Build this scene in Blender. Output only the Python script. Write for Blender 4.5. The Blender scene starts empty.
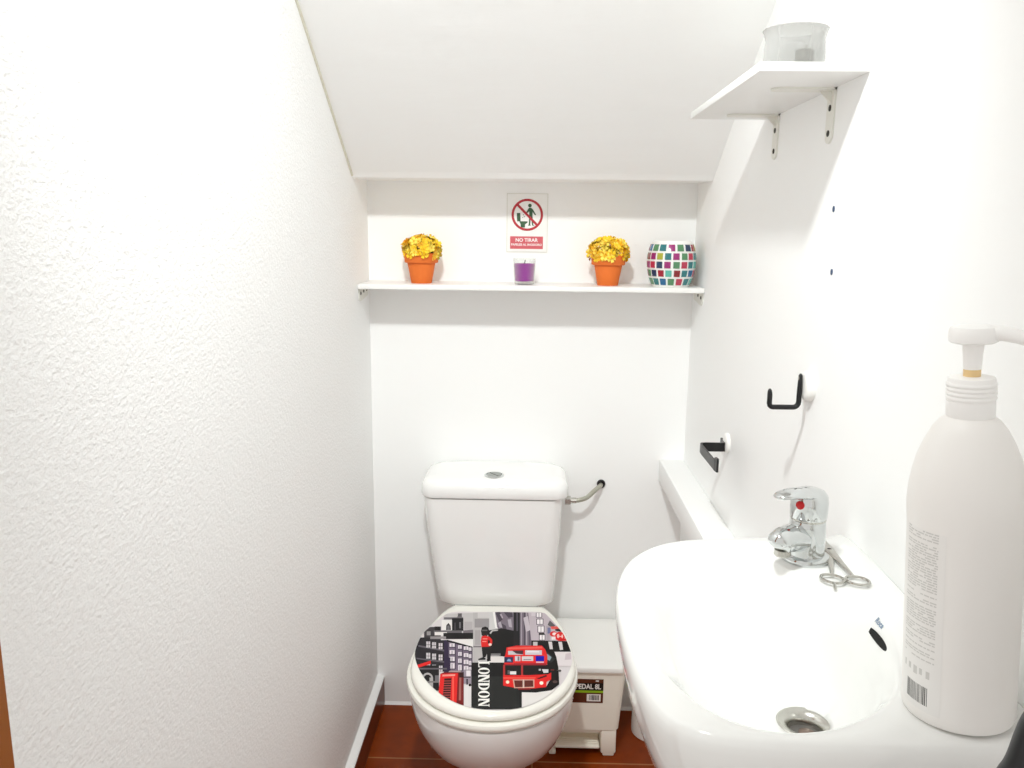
import bpy, bmesh, math, random
from mathutils import Vector, Matrix
random.seed(7)
C = bpy.context.scene.collection
PI = math.pi

# ------------------------------------------------------------------ camera
F_PX, PITCH, YAW, ROLL, CAM_Z = 811.006, .188188, .0226335, .0111846, 1.357014
fwd = Vector((-math.sin(YAW)*math.cos(PITCH), math.cos(YAW)*math.cos(PITCH), -math.sin(PITCH)))
r0 = Vector((math.cos(YAW), math.sin(YAW), 0)); u0 = r0.cross(fwd)
RT = math.cos(ROLL)*r0 + math.sin(ROLL)*u0
UP = math.cos(ROLL)*u0 - math.sin(ROLL)*r0
cd = bpy.data.cameras.new('camera'); cam = bpy.data.objects.new('camera', cd); C.objects.link(cam)
cd.sensor_width = 36; cd.lens = F_PX/1024*36; cd.clip_start = .02
m = Matrix((RT, UP, -fwd)).transposed().to_4x4(); m.translation = (0, 0, CAM_Z); cam.matrix_world = m
bpy.context.scene.camera = cam

def at(px, py, ax, v):
    """the point of the plane (axis ax = v) that was measured at px, py in the photograph"""
    d = (px-512)/F_PX*RT - (py-384)/F_PX*UP + fwd
    o = Vector((0, 0, CAM_Z)); t = (v-o[ax])/d[ax]
    return o + d*t

XL, XR, YB = -.4263, .4197, 2.1321

# ------------------------------------------------------------------ materials
def mat(name, col, rough=.5, metal=0., bump=None, coat=0., trans=0., ior=1.45, spec=.5, alpha=1., sss=0.):
    m = bpy.data.materials.new(name); m.use_nodes = True
    nt = m.node_tree; b = nt.nodes['Principled BSDF']
    b.inputs['Base Color'].default_value = (*col, 1)
    b.inputs['Roughness'].default_value = rough; b.inputs['Metallic'].default_value = metal
    b.inputs['Coat Weight'].default_value = coat; b.inputs['Transmission Weight'].default_value = trans
    b.inputs['IOR'].default_value = ior; b.inputs['Specular IOR Level'].default_value = spec
    b.inputs['Coat Roughness'].default_value = .05
    if sss:
        b.inputs['Subsurface Weight'].default_value = sss
        b.inputs['Subsurface Radius'].default_value = (.01, .01, .01)
    if bump:
        sc, dist, detail, stretch = bump
        tc = nt.nodes.new('ShaderNodeTexCoord'); mp = nt.nodes.new('ShaderNodeMapping')
        mp.inputs['Scale'].default_value = stretch
        n = nt.nodes.new('ShaderNodeTexNoise'); n.inputs['Scale'].default_value = sc; n.inputs['Detail'].default_value = detail
        bp = nt.nodes.new('ShaderNodeBump'); bp.inputs['Strength'].default_value = 1.; bp.inputs['Distance'].default_value = dist
        nt.links.new(tc.outputs['Object'], mp.inputs['Vector']); nt.links.new(mp.outputs['Vector'], n.inputs['Vector'])
        nt.links.new(n.outputs['Fac'], bp.inputs['Height']); nt.links.new(bp.outputs['Normal'], b.inputs['Normal'])
    return m
def srgb(r, g, b):
    f = lambda c: (c/255/12.92) if c/255 <= .04045 else ((c/255+.055)/1.055)**2.4
    return (f(r), f(g), f(b))

WHITE = (.905, .91, .905)
M_left = mat('stippled_white_plaster', WHITE, .75, bump=(210, .0013, 3, (1, .75, 1)), spec=.3)
M_wall = mat('smooth_white_wall_paint', WHITE, .6, bump=(60, .00025, 2, (1, 1, 1)), spec=.3)
M_ceil = mat('brushed_white_plaster', WHITE, .7, bump=(14, .0012, 5, (.5, 1.6, 2.2)), spec=.3)
M_ceramic = mat('white_glazed_ceramic', (.90, .90, .89), .12, coat=.4)
M_basin = mat('white_basin_ceramic', (.83, .835, .82), .10, coat=.3)  # darker copy of the white ceramic, offsets the strong lamp on the basin
M_seat = mat('cream_white_lacquer', (.89, .88, .82), .15, coat=.4)
M_shelf = mat('white_melamine', (.86, .86, .845), .35)
M_bracket = mat('white_painted_steel', (.78, .775, .72), .4)
M_screw = mat('dark_screw_steel_and_holes', (.05, .045, .035), .45, metal=.6)
M_chrome = mat('polished_chrome', (.66, .68, .68), .08, metal=1.)
M_steel = mat('brushed_steel', (.55, .54, .50), .25, metal=1.)
M_braid = mat('braided_steel', (.50, .49, .42), .35, metal=1., bump=(400, .0006, 1, (1, 1, 1)))
M_black = mat('black_plastic', (.006, .006, .007), .35)
M_rubber = mat('dark_grey_rubber', (.018, .020, .022), .38)
M_whiteplastic = mat('white_plastic', (.87, .865, .84), .35)
M_cream = mat('ivory_plastic', (.92, .89, .79), .38)
M_hole = mat('unlit_hollow', (.004, .004, .004), .8)
M_terra = mat('terracotta_clay', srgb(220, 112, 42), .75, bump=(220, .0003, 2, (1, 1, 1)))
M_soil = mat('dark_soil', (.02, .012, .012), .95)
M_wood = mat('orange_brown_wood', srgb(150, 84, 22), .4)
def thin_glass(name, tint, rough, lo, hi):
    m = mat(name, tint, rough); nt = m.node_tree; out = nt.nodes['Material Output']
    tr = nt.nodes.new('ShaderNodeBsdfTransparent'); tr.inputs['Color'].default_value = (*tint, 1)
    mx = nt.nodes.new('ShaderNodeMixShader'); lw = nt.nodes.new('ShaderNodeLayerWeight'); lw.inputs['Blend'].default_value = .35
    mr = nt.nodes.new('ShaderNodeMapRange'); mr.inputs['To Min'].default_value = lo; mr.inputs['To Max'].default_value = hi
    nt.links.new(lw.outputs['Facing'], mr.inputs['Value']); nt.links.new(mr.outputs['Result'], mx.inputs['Fac'])
    nt.links.new(tr.outputs[0], mx.inputs[1]); nt.links.new(nt.nodes['Principled BSDF'].outputs[0], mx.inputs[2])
    nt.links.new(mx.outputs[0], out.inputs['Surface']); return m
M_glass = thin_glass('clear_glass', (.96, .97, .96), .05, .02, .40)
M_frost = thin_glass('milky_ribbed_glass', (.74, .74, .73), .2, .20, .70)
M_wax = mat('purple_wax', srgb(146, 36, 146), .6, spec=.2)
M_bottle = mat('white_bottle_plastic', (.86, .845, .82), .38)
M_pump = mat('translucent_white_plastic', (.92, .915, .90), .3)
M_amber = mat('pale_amber_plastic', srgb(236, 205, 150), .4)
M_red = mat('red_enamel', srgb(190, 20, 25), .3)
M_plug = mat('blue_grey_plastic_plug', srgb(60, 80, 110), .5)

def floor_mat():
    m = mat('brown_glazed_floor_tile', (.1, .03, .01), .3, spec=.2)
    nt = m.node_tree; b = nt.nodes['Principled BSDF']
    tc = nt.nodes.new('ShaderNodeTexCoord'); mp = nt.nodes.new('ShaderNodeMapping')
    mp.inputs['Location'].default_value = (.43, -1.887+.3*7, 0)
    br = nt.nodes.new('ShaderNodeTexBrick'); br.offset = 0; br.inputs['Scale'].default_value = 1
    br.inputs['Brick Width'].default_value = .45; br.inputs['Row Height'].default_value = .3
    br.inputs['Mortar Size'].default_value = .0028; br.inputs['Mortar Smooth'].default_value = .3
    br.inputs['Color1'].default_value = (*srgb(134, 56, 10), 1); br.inputs['Color2'].default_value = (*srgb(124, 50, 8), 1)
    br.inputs['Mortar'].default_value = (*srgb(160, 108, 72), 1)
    n = nt.nodes.new('ShaderNodeTexNoise'); n.inputs['Scale'].default_value = 22; n.inputs['Detail'].default_value = 4
    mx = nt.nodes.new('ShaderNodeMix'); mx.data_type = 'RGBA'; mx.blend_type = 'OVERLAY'; mx.inputs[0].default_value = .35
    nt.links.new(tc.outputs['Object'], mp.inputs['Vector']); nt.links.new(mp.outputs['Vector'], br.inputs['Vector'])
    nt.links.new(tc.outputs['Object'], n.inputs['Vector'])
    nt.links.new(br.outputs['Color'], mx.inputs[6]); nt.links.new(n.outputs['Fac'], mx.inputs[7])
    nt.links.new(mx.outputs[2], b.inputs['Base Color'])
    return m
M_floor = floor_mat()
M_skirt = mat('brown_glazed_skirting_tile', srgb(104, 42, 10), .3, spec=.2)

# ------------------------------------------------------------------ mesh helpers
class G:
    """collects vertices and faces for ONE mesh object"""
    def __init__(s): s.v = []; s.f = []; s.m = []
    def add(s, v, f, mi=0):
        o = len(s.v); s.v += [Vector(p) for p in v]; s.f += [tuple(i+o for i in q) for q in f]; s.m += [mi]*len(f); return s
    def box(s, a, b, mi=0, bev=0., seg=2):
        bm = bmesh.new(); bmesh.ops.create_cube(bm, size=1)
        for w in bm.verts:
            w.co = Vector([(a[i]+b[i])/2 + w.co[i]*abs(b[i]-a[i]) for i in range(3)])
        if bev: bmesh.ops.bevel(bm, geom=bm.edges[:], offset=bev, segments=seg, affect='EDGES', profile=.5)
        bm.verts.index_update()
        s.add([w.co.copy() for w in bm.verts], [[w.index for w in f.verts] for f in bm.faces], mi); bm.free(); return s
    def loft(s, rings, cap0=True, cap1=True, mi=0, closed=True):
        n = len(rings[0]); v = [p for r in rings for p in r]; f = []
        for k in range(len(rings)-1):
            for i in range(n if closed else n-1):
                j = (i+1) % n; f.append((k*n+i, k*n+j, (k+1)*n+j, (k+1)*n+i))
        if cap0: f.append(tuple(reversed(range(n))))
        if cap1: f.append(tuple((len(rings)-1)*n+i for i in range(n)))
        return s.add(v, f, mi)
    def lathe(s, prof, c=(0, 0, 0), n=48, mi=0, cap0=True, cap1=True):
        rings = [[Vector((c[0]+r*math.cos(2*PI*i/n), c[1]+r*math.sin(2*PI*i/n), c[2]+z)) for i in range(n)] for r, z in prof]
        return s.loft(rings, cap0, cap1, mi)
    def tube(s, path, rad, n=14, mi=0, flat=None, cap=True):
        path = [Vector(p) for p in path]; rings = []; prev = None
        for i, p in enumerate(path):
            t = (path[min(i+1, len(path)-1)] - path[max(i-1, 0)]).normalized()
            if prev is None:
                a = Vector((0, 0, 1)) if abs(t.z) < .9 else Vector((1, 0, 0))
                if flat: a = Vector(flat)
                x = (a - t*a.dot(t)).normalized()
            else: x = (prev - t*prev.dot(t)).normalized()
            prev = x; y = t.cross(x); r = rad[i] if isinstance(rad, (list, tuple)) else rad
            rx, ry = r if isinstance(r, (list, tuple)) else (r, r)
            rings.append([p + x*rx*math.cos(2*PI*k/n) + y*ry*math.sin(2*PI*k/n) for k in range(n)])
        return s.loft(rings, cap, cap, mi)
    def prism(s, poly, d, mi=0):
        """polygon (3-D points) extruded by vector d"""
        d = Vector(d); p = [Vector(q) for q in poly]
        return s.loft([p, [q+d for q in p]], True, True, mi)

LOC = {}
def link(o, parent):
    C.objects.link(o)
    if parent is not None: o.parent = parent
def obj(name, g, mats, parent=None, smooth=True, angle=40, world=True):
    """ONE mesh object; g is in world coordinates, moved to its root's base when it has one"""
    me = bpy.data.meshes.new(name)
    off = LOC.get(parent.name, Vector()) if (parent is not None and world) else Vector()
    me.from_pydata([p-off for p in g.v], [], g.f)
    for mm in (mats if isinstance(mats, (list, tuple)) else [mats]): me.materials.append(mm)
    for p, k in zip(me.polygons, g.m): p.material_index = k
    bm = bmesh.new(); bm.from_mesh(me); bmesh.ops.recalc_face_normals(bm, faces=bm.faces); bm.to_mesh(me); bm.free()
    o = bpy.data.objects.new(name, me); link(o, parent); LOC[o.name] = off
    if smooth:
        for p in me.polygons: p.use_smooth = True
        me.set_sharp_from_angle(angle=math.radians(angle))
    return o
def tag(o, label, cat, group=None):
    o['label'] = label; o['category'] = cat
    if group: o['group'] = group
    return o
def thing(name, label, cat, loc, group=None):
    o = bpy.data.objects.new(name, None); C.objects.link(o); o.location = loc; o.empty_display_size = .05
    LOC[o.name] = Vector(loc); return tag(o, label, cat, group)
def struct(name, g, m, smooth=False):
    o = obj(name, g, m, None, smooth); o['kind'] = 'structure'; return o
def crom(pts, n, closed=True):
    pts = [Vector(p) for p in pts]; N = len(pts); out = []
    segs = N if closed else N-1
    for i in range(segs):
        g = (lambda k: pts[k % N]) if closed else (lambda k: pts[max(0, min(N-1, k))])
        p0, p1, p2, p3 = g(i-1), g(i), g(i+1), g(i+2)
        for k in range(n):
            t = k/n
            out.append(.5*((2*p1)+(p2-p0)*t+(2*p0-5*p1+4*p2-p3)*t*t+(3*p1-p0-3*p2+p3)*t**3))
    if not closed: out.append(pts[-1])
    return out
def text_geo(txt, size, spacing=1., bold=0.):
    """outline geometry of built-in lettering, in the xy plane, centred"""
    cu = bpy.data.curves.new('t', 'FONT'); cu.body = txt; cu.size = size; cu.align_x = 'CENTER'; cu.align_y = 'CENTER'
    cu.space_character = spacing; cu.offset = bold; cu.resolution_u = 3
    o = bpy.data.objects.new('t', cu); C.objects.link(o)
    dg = bpy.context.evaluated_depsgraph_get(); me = bpy.data.meshes.new_from_object(o.evaluated_get(dg))
    v = [w.co.copy() for w in me.vertices]; f = [tuple(p.vertices) for p in me.polygons]
    bpy.data.objects.remove(o); bpy.data.curves.remove(cu); bpy.data.meshes.remove(me)
    return v, f
def place(v, o, ex, ey):
    o, ex, ey = Vector(o), Vector(ex), Vector(ey)
    return [o + ex*p.x + ey*p.y for p in v]
def rrect(w, d, r, n=6, cx=0, cy=0, z=0):
    out = []
    for qx, qy, a0 in ((1, 1, 0), (-1, 1, 90), (-1, -1, 180), (1, -1, 270)):
        for k in range(n+1):
            a = math.radians(a0+90*k/n)
            out.append(Vector((cx+qx*(w/2-r)+r*math.cos(a), cy+qy*(d/2-r)+r*math.sin(a), z)))
    return out

# ------------------------------------------------------------------ the room
LY, LZ, SL = 1.9549, 1.4726, .6535          # lower edge of the sloping ceiling, and its rise towards the door
YT = .36; ZT = LZ + SL*(LY-YT); YF = -.1
struct('floor', G().box((XL-.05, YF, -.05), (XR+.05, YB+.05, 0)), M_floor)
struct('wall_left', G().box((XL-.08, .52, 0), (XL, YB+.08, ZT)), M_left)
struct('wall_right', G().box((XR, YF, 0), (XR+.08, YB+.08, ZT)), M_wall)
struct('wall_back', G().box((XL, YB, 0), (XR, YB+.08, 1.62)), M_wall)
g = G()                                      # underside of the stairs: slope, rounded lower lip, flat soffit above the shelf
prof = [(YB, LZ+.004), (LY+.012, LZ), (LY+.004, LZ+.0015), (LY-.002, LZ+.006)] + [(LY-.012, LZ+.0135), (YT, ZT), (YF, ZT), (YF, ZT+.1), (YB, ZT+.1)]
g.prism([(XL-.001, y, z) for y, z in prof], (XR-XL+.002, 0, 0))
struct('ceiling', g, M_ceil)
g = G(); g.box((XL, .6, 0), (XL+.019, YB, .085), bev=.001); struct('baseboard_left', g, M_skirt)
g = G(); g.prism([(XL, .6, .0852), (XL+.0195, .6, .0852), (XL+.017, .6, .088), (XL, .6, .093)], (0, YB-.6, 0)); struct('trim_1', g, M_wall)
g = G(); g.prism([(XL+.019, YB, 0), (XL+.019, YB, .008), (XL+.019, YB-.006, 0)], (XR-XL-.019, 0, 0)); struct('trim_2', g, M_wall)
# boxed-in pipe along the right wall
g = G(); g.box((.353, .95, .690), (XR, YB, .7497), bev=.004); struct('trim_3', g, M_wall, True)
# door lining at the left edge
g = G(); g.box((XL-.09, .45, 0), (XL+.0005, .5975, 2.05), bev=.002); struct('trim_4', g, M_wood)

M_bead = mat('beige_caulk_bead', (.66, .64, .54), .6)
g = G(); g.tube([(XL+.001, LY-.004, LZ+.006), (XL+.001, 1.2, LZ+SL*(LY-1.2)+.001), (XL+.001, YT, ZT+.001)], .0032, 10); struct('trim_5', g, M_bead, True)
# ------------------------------------------------------------------ back shelf
SZ = 1.2107
sh = thing('wall_shelf', 'long white shelf across the back wall holding flower pots and candle', 'shelf', (0, YB-.075, SZ))
g = G(); g.box((XL+.002, YB-.157, SZ), (XR-.002, YB, SZ+.0118), bev=.0012); obj('board', g, M_shelf, sh)
for sx, X in ((1, XL), (-1, XR)):
    g = G()
    pl = [(YB-.138, SZ), (YB-.03, SZ), (YB-.03, SZ-.024), (YB-.12, SZ-.033), (YB-.132, SZ-.030), (YB-.138, SZ-.022)]
    g.prism([(X, y, z) for y, z in pl], (sx*.0025, 0, 0))
    g.box((X, YB-.138, SZ-.003), (X+sx*.02, YB-.03, SZ))
    br = obj('bracket', g, M_bracket, sh, smooth=False)
    for y, z in ((YB-.122, SZ-.0135), (YB-.086, SZ-.010), (YB-.052, SZ-.0085))[:3 if sx == 1 else 2]:
        g = G(); g.lathe([(.0042, 0), (.0042, .0012), (.002, .002)], n=14)
        g.v = [Vector((X+sx*(.0025+p.z), y+p.x, z+p.y)) for p in g.v]
        s = obj('screw_or_hole', g, M_screw, br)  # dark discs here stand in for the shade inside empty bracket holes

# ------------------------------------------------------------------ potted flowers
M_petals = [mat('petal_golden_yellow', srgb(244, 206, 40), .6), mat('petal_lemon_yellow', srgb(252, 230, 96), .6),
            mat('petal_amber', srgb(238, 182, 40), .6), mat('petal_olive', srgb(178, 152, 40), .7)]
def flower_pot(loc, label, seed):
    rnd = random.Random(seed)
    t = thing('potted_flowers', label, 'plant', loc, 'yellow flowers in terracotta pots on the shelf')
    L = Vector(loc)
    g = G(); g.lathe([(.0245, 0), (.026, .0015), (.0345, .048), (.0345, .0495), (.0405, .051), (.042, .053), (.0425, .073), (.0415, .075), (.038, .075), (.036, .066), (.0, .066)], loc, 40, cap1=False)
    obj('pot', g, M_terra, t)
    g = G(); g.lathe([(.036, .066), (.03, .076), (.012, .086), (.0, .088)], loc, 20); obj('soil', g, M_soil, t)
    g = G()
    for k in range(190):                     # blossoms: small five-petalled cups on a dome
        a = rnd.uniform(0, 2*PI); e = math.asin(rnd.uniform(-.42, 1))
        d = Vector((math.cos(a)*math.cos(e), math.sin(a)*math.cos(e), math.sin(e)))
        rr = rnd.uniform(.80, 1.08)
        c = L + Vector((d.x*.046*rr, d.y*.046*rr, .081+d.z*.034*rr))
        q = d.to_track_quat('Z', 'Y') @ Vector((0, 0, 1)).to_track_quat('Z', 'Y')
        mi = rnd.choice((0, 0, 0, 1, 1, 2, 3)); s = rnd.uniform(.0075, .0120); ph = rnd.uniform(0, 2)
        tilt = Vector((rnd.uniform(-.4, .4), rnd.uniform(-.4, .4), 1)).normalized().to_track_quat('Z', 'Y')
        for p in range(5):
            b = ph+p*2*PI/5; v = []
            for rad, wd, h in ((.12, .0, 0), (.62, -.58, .22), (.62, .58, .22), (1.05, -.34, .42), (1.05, .34, .42)):
                v.append(c + q @ (tilt @ Vector((math.cos(b+wd)*rad*s, math.sin(b+wd)*rad*s, h*s))))
            g.add(v, [(0, 1, 3, 4, 2)], mi)
        for p in range(3):                   # heart of the blossom
            b = ph+p*2*PI/3
        g.add([c + q @ (tilt @ Vector((math.cos(x)*.2*s, math.sin(x)*.2*s, .35*s))) for x in (0, 1.6, 3.1, 4.7)], [(0, 1, 2, 3)], 2)
    o = obj('blossoms', g, M_petals, t, smooth=False); o['kind'] = 'stuff'
ST = SZ+.0118
flower_pot((-.2765, 2.045, ST), 'yellow flowers in terracotta pot at the left end of the back shelf', 3)
flower_pot((.190, 2.045, ST), 'yellow flowers in terracotta pot between candle glass and mosaic vase', 8)

# ------------------------------------------------------------------ candle in a glass
t = thing('candle_glass', 'purple candle in a clear glass under the sign', 'candle', (-.0185, 2.045, ST))
L = (-.0185, 2.045, ST)
g = G(); g.lathe([(.0, 0), (.0225, 0), (.0245, .002), (.0290, .063), (.0285, .0645), (.0272, .063), (.0236, .006), (.0, .0055)], L, 40, cap0=False, cap1=False); obj('glass', g, M_glass, t)
g = G(); g.lathe([(.0, .0080), (.0232, .0085), (.0258, .050), (.0250, .0515), (.0, .051)], L, 40, cap0=False, cap1=False); wx = obj('wax', g, M_wax, t)
g = G(); g.tube([(L[0], L[1], ST+.050), (L[0]+.001, L[1], ST+.056), (L[0]+.002, L[1], ST+.060)], .0011, 8); obj('wick', g, M_soil, wx)

# ------------------------------------------------------------------ mosaic vase
tile_cols = [srgb(150, 10, 40), srgb(150, 40, 110), srgb(20, 95, 140), srgb(90, 175, 160), srgb(165, 165, 50), srgb(80, 132, 92), srgb(178, 52, 78), srgb(15, 50, 85), srgb(130, 15, 30), srgb(40, 115, 120)]
M_grout = mat('white_mosaic_grout', (.86, .86, .84), .5)
M_tiles = [M_grout] + [mat('mosaic_tile_%s' % n, c, .12, coat=.6) for n, c in zip('crimson violet petrol mint olive green rose navy ruby teal'.split(), tile_cols)]
VL = Vector((.3465, 2.046, ST))
vp = [(.043, 0), (.0465, .004), (.0555, .028), (.0592, .052), (.0585, .076), (.0530, .099), (.0475, .109), (.0462, .1115), (.0435, .1115), (.0430, .109), (.05, .093), (.055, .07), (.055, .045), (.05, .02), (.04, .006), (.0, .005)]
g = G(); g.lathe(vp, VL, 64, cap1=False)
outer = crom([(r, z, 0) for r, z in vp[:8]], 12, closed=False)
def rad_at(z):
    for a, b in zip(outer, outer[1:]):
        if a.y <= z <= b.y: return a.x + (b.x-a.x)*((z-a.y)/max(b.y-a.y, 1e-6))
    return outer[-1].x
rnd = random.Random(11)
for row in range(5):
    z0, z1 = .0050+row*.0206, .0050+row*.0206+.0158
    nt_ = 18 if row in (1, 2, 3) else 16
    sh_ = rnd.uniform(0, .3)
    for k in range(nt_):
        a0 = (k+sh_)*2*PI/nt_; da = 2*PI/nt_; j = rnd.uniform(-.03, .03)
        a, b = a0+da*(.13+j), a0+da*(.87+j)
        v = []
        for aa in (a, (a+b)/2, b):
            for zz in (z0, (z0+z1)/2, z1):
                r = rad_at(zz)+.0011; v.append(VL+Vector((r*math.cos(aa), r*math.sin(aa), zz)))
        w = [VL+Vector(((p-VL).x*.965, (p-VL).y*.965, (p-VL).z)) for p in v]
        v2 = v+w
        g.add(v2, [(0, 1, 4, 3), (1, 2, 5, 4), (3, 4, 7, 6), (4, 5, 8, 7), (0, 3, 12, 9), (3, 6, 15, 12), (2, 11, 14, 5), (5, 14, 17, 8), (0, 9, 10, 1), (1, 10, 11, 2), (6, 7, 16, 15), (7, 8, 17, 16)], 1+(row*7+k*3+rnd.randrange(3)) % 10)
tag(obj('mosaic_vase', g, M_tiles, None, angle=35), 'round white vase covered in rows of coloured mosaic tiles on the shelf', 'vase')

# ------------------------------------------------------------------ sign on the back wall
SG = thing('wall_sign', 'small white sign with red prohibition ring on the back wall', 'sign', (-.0138, YB, 1.374))
M_card = mat('white_sign_card', (.85, .85, .83), .4); M_edge = mat('clear_acrylic_edge', (.72, .72, .66), .15)
M_sred = mat('sign_red', srgb(178, 40, 52), .45); M_sgreen = mat('sign_dark_green', srgb(52, 88, 58), .5); M_banner = mat('sign_banner_rose', srgb(205, 92, 100), .45); M_ink = mat('sign_white_ink', (.88, .85, .84), .5)
sx, sz, SY = -.0138, 1.374, YB
g = G(); g.box((sx-.053, SY-.0022, sz-.0745), (sx+.053, SY, sz+.0745)); obj('backing', g, M_edge, SG, smooth=False)
g = G(); g.box((sx-.0512, SY-.0028, sz-.0728), (sx+.0512, SY-.0005, sz+.0728))
def sp(x, y, k): return Vector((sx+x, SY-.0028-.00015*k, sz+y))
cx_, cy_, R1, R2 = 0, .0205, .0405, .0345
n = 64
ring = [sp(cx_+R1*math.cos(2*PI*i/n), cy_+R1*math.sin(2*PI*i/n), 1) for i in range(n)] + [sp(cx_+R2*math.cos(2*PI*i/n), cy_+R2*math.sin(2*PI*i/n), 1) for i in range(n)]
def fig(poly, k, mi): g.add([sp(x, y, k) for x, y in poly], [tuple(range(len(poly)))], mi)
def disc(x, y, r, k, mi, n=20): fig([(x+r*math.cos(2*PI*i/n), y+r*math.sin(2*PI*i/n)) for i in range(n)], k, mi)
# figure throwing paper, and the toilet
disc(.0065, .0440, .0046, 2, 2)
fig([(.004, .0385), (.010, .0385), (.0145, .034), (.0225, .021), (.020, .0195), (.0135, .028), (.0135, .016), (.005, .016), (.005, .029), (-.002, .0235), (-.0035, .0258)], 2, 2)
fig([(.005, .017), (.0093, .017), (.008, -.0045), (.0095, -.0065), (.002, -.0065), (.004, -.004)], 2, 2)
fig([(.0098, .017), (.0135, .017), (.0160, -.0045), (.0200, -.0065), (.0125, -.0065), (.0125, -.004)], 2, 2)
fig([(-.027, .025), (-.018, .025), (-.017, .004), (-.026, .004)], 2, 2)
fig([(-.0205, .0042), (.001, .0042), (.0005, .0005), (-.0055, -.0035), (-.0055, -.0115), (-.0165, -.0115), (-.017, -.003)], 2, 2)
disc(-.010, .0205, .0013, 2, 2, 8); disc(-.0075, .016, .0014, 2, 2, 8); disc(-.0115, .0135, .0012, 2, 2, 8)
g.add([p + Vector((0, -.0003, 0)) for p in ring], [(i, (i+1) % n, n+(i+1) % n, n+i) for i in range(n)], 1)
ca = .7071; w_ = .0030
g.add([sp(cx_-ca*R2-ca*w_*0-w_*ca, cy_+ca*R2-w_*ca, 4), sp(cx_-ca*R2+w_*ca, cy_+ca*R2+w_*ca, 4), sp(cx_+ca*R2+w_*ca, cy_-ca*R2+w_*ca, 4), sp(cx_+ca*R2-w_*ca, cy_-ca*R2-w_*ca, 4)], [(0, 1, 2, 3)], 1)
fig([(-.0435, -.066), (.0415, -.066), (.0415, -.034), (-.0435, -.034)], 1, 3)
for txt, size, yy, bd in (('NO TIRAR', .0125, -.0437, .0003), ('PAPELES AL INODORO', .0078, -.0553, .0002)):
    v, f = text_geo(txt, size, 1., bd); g.add(place(v, sp(-.001, yy, 3), (1, 0, 0), (0, 0, 1)), f, 4)
obj('printed_card', g, [M_card, M_sred, M_sgreen, M_banner, M_ink], SG, smooth=False)

# ------------------------------------------------------------------ corner shelf on the right wall, with glass
TZ = 1.5560
t = thing('wall_shelf', 'small white shelf high on the right wall carrying a glass bowl', 'shelf', (XR, 1.31, TZ))
g = G(); g.box((.282, 1.081, TZ), (XR, 1.534, TZ+.0115), bev=.001); obj('board', g, M_shelf, t)
for yb in (1.470, 1.206):
    g = G(); w = .0135; H = .0745; TH = .003
    pl = [(yb-w, TZ), (yb+w, TZ)] + [(yb+w*math.cos(a), TZ-H+w-w*math.sin(a)) for a in [k*PI/10 for k in range(11)]]
    g.prism([(XR-TH, y, z) for y, z in pl], (TH, 0, 0))
    pl = [(XR, yb-w), (XR, yb+w)] + [(XR-.087+w-w*math.sin(a), yb+w*math.cos(a)) for a in [k*PI/10 for k in range(11)]]
    g.prism([(x, y, TZ-TH) for x, y in pl], (0, 0, TH))
    g.prism([(XR-TH, yb-.0015, TZ-.020), (XR-TH, yb-.0015, TZ-TH), (XR-.020, yb-.0015, TZ-TH)], (0, .003, 0))
    br = obj('bracket', g, M_bracket, t, smooth=False)
    for z in (TZ-.026, TZ-.0605):
        g = G(); g.lathe([(.0045, 0), (.0045, .0010), (.002, .0018)], n=14)
        g.v = [Vector((XR-TH-p.z, yb+p.x, z+p.y)) for p in g.v]; obj('screw_or_hole', g, M_screw, br)
GL = (.342, 1.142, TZ+.0115)
g = G(); g.lathe([(.0, 0), (.033, 0), (.038, .004), (.0395, .014), (.0385, .028), (.0378, .038), (.0405, .0485), (.0420, .0505), (.0410, .0515), (.0375, .047), (.0345, .038), (.0355, .026), (.036, .014), (.033, .006), (.0, .005)], GL, 56, cap0=False, cap1=False)
t = thing('glass_bowl', 'small milky glass bowl on the high shelf', 'bowl', GL); obj('glass', g, M_frost, t)
g = G(); g.lathe([(.0, .0056), (.0115, .0056), (.012, .022), (.0105, .024), (.0, .0235)], (GL[0]+.010, GL[1]-.012, GL[2]), 28, cap0=False, cap1=False)
g.tube([(GL[0]+.010, GL[1]-.012, GL[2]+.0225), (GL[0]+.0115, GL[1]-.012, GL[2]+.030)], .0012, 8)
tag(obj('tealight', g, mat('grey_tealight', (.28, .26, .20), .4)), 'tiny grey tealight inside the milky glass bowl', 'candle')

# ------------------------------------------------------------------ screw plugs left in the right wall
for (px, py), lab in (((834, 209), 'upper of two blue-grey wall plugs in the white right wall'), ((832, 272), 'lower of two blue-grey wall plugs in the white right wall')):
    p = at(px, py, 0, XR); g = G(); g.lathe([(.0034, 0), (.0034, .0012), (.0018, .0014), (.0016, .0004), (.0, .0004)], n=18, cap1=False)
    g.v = [Vector((XR-q.z, p.y+q.x, p.z+q.y*1.25)) for q in g.v]
    tag(obj('wall_plug', g, M_plug), lab, 'wall plug', 'wall plugs in the right wall')

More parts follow.
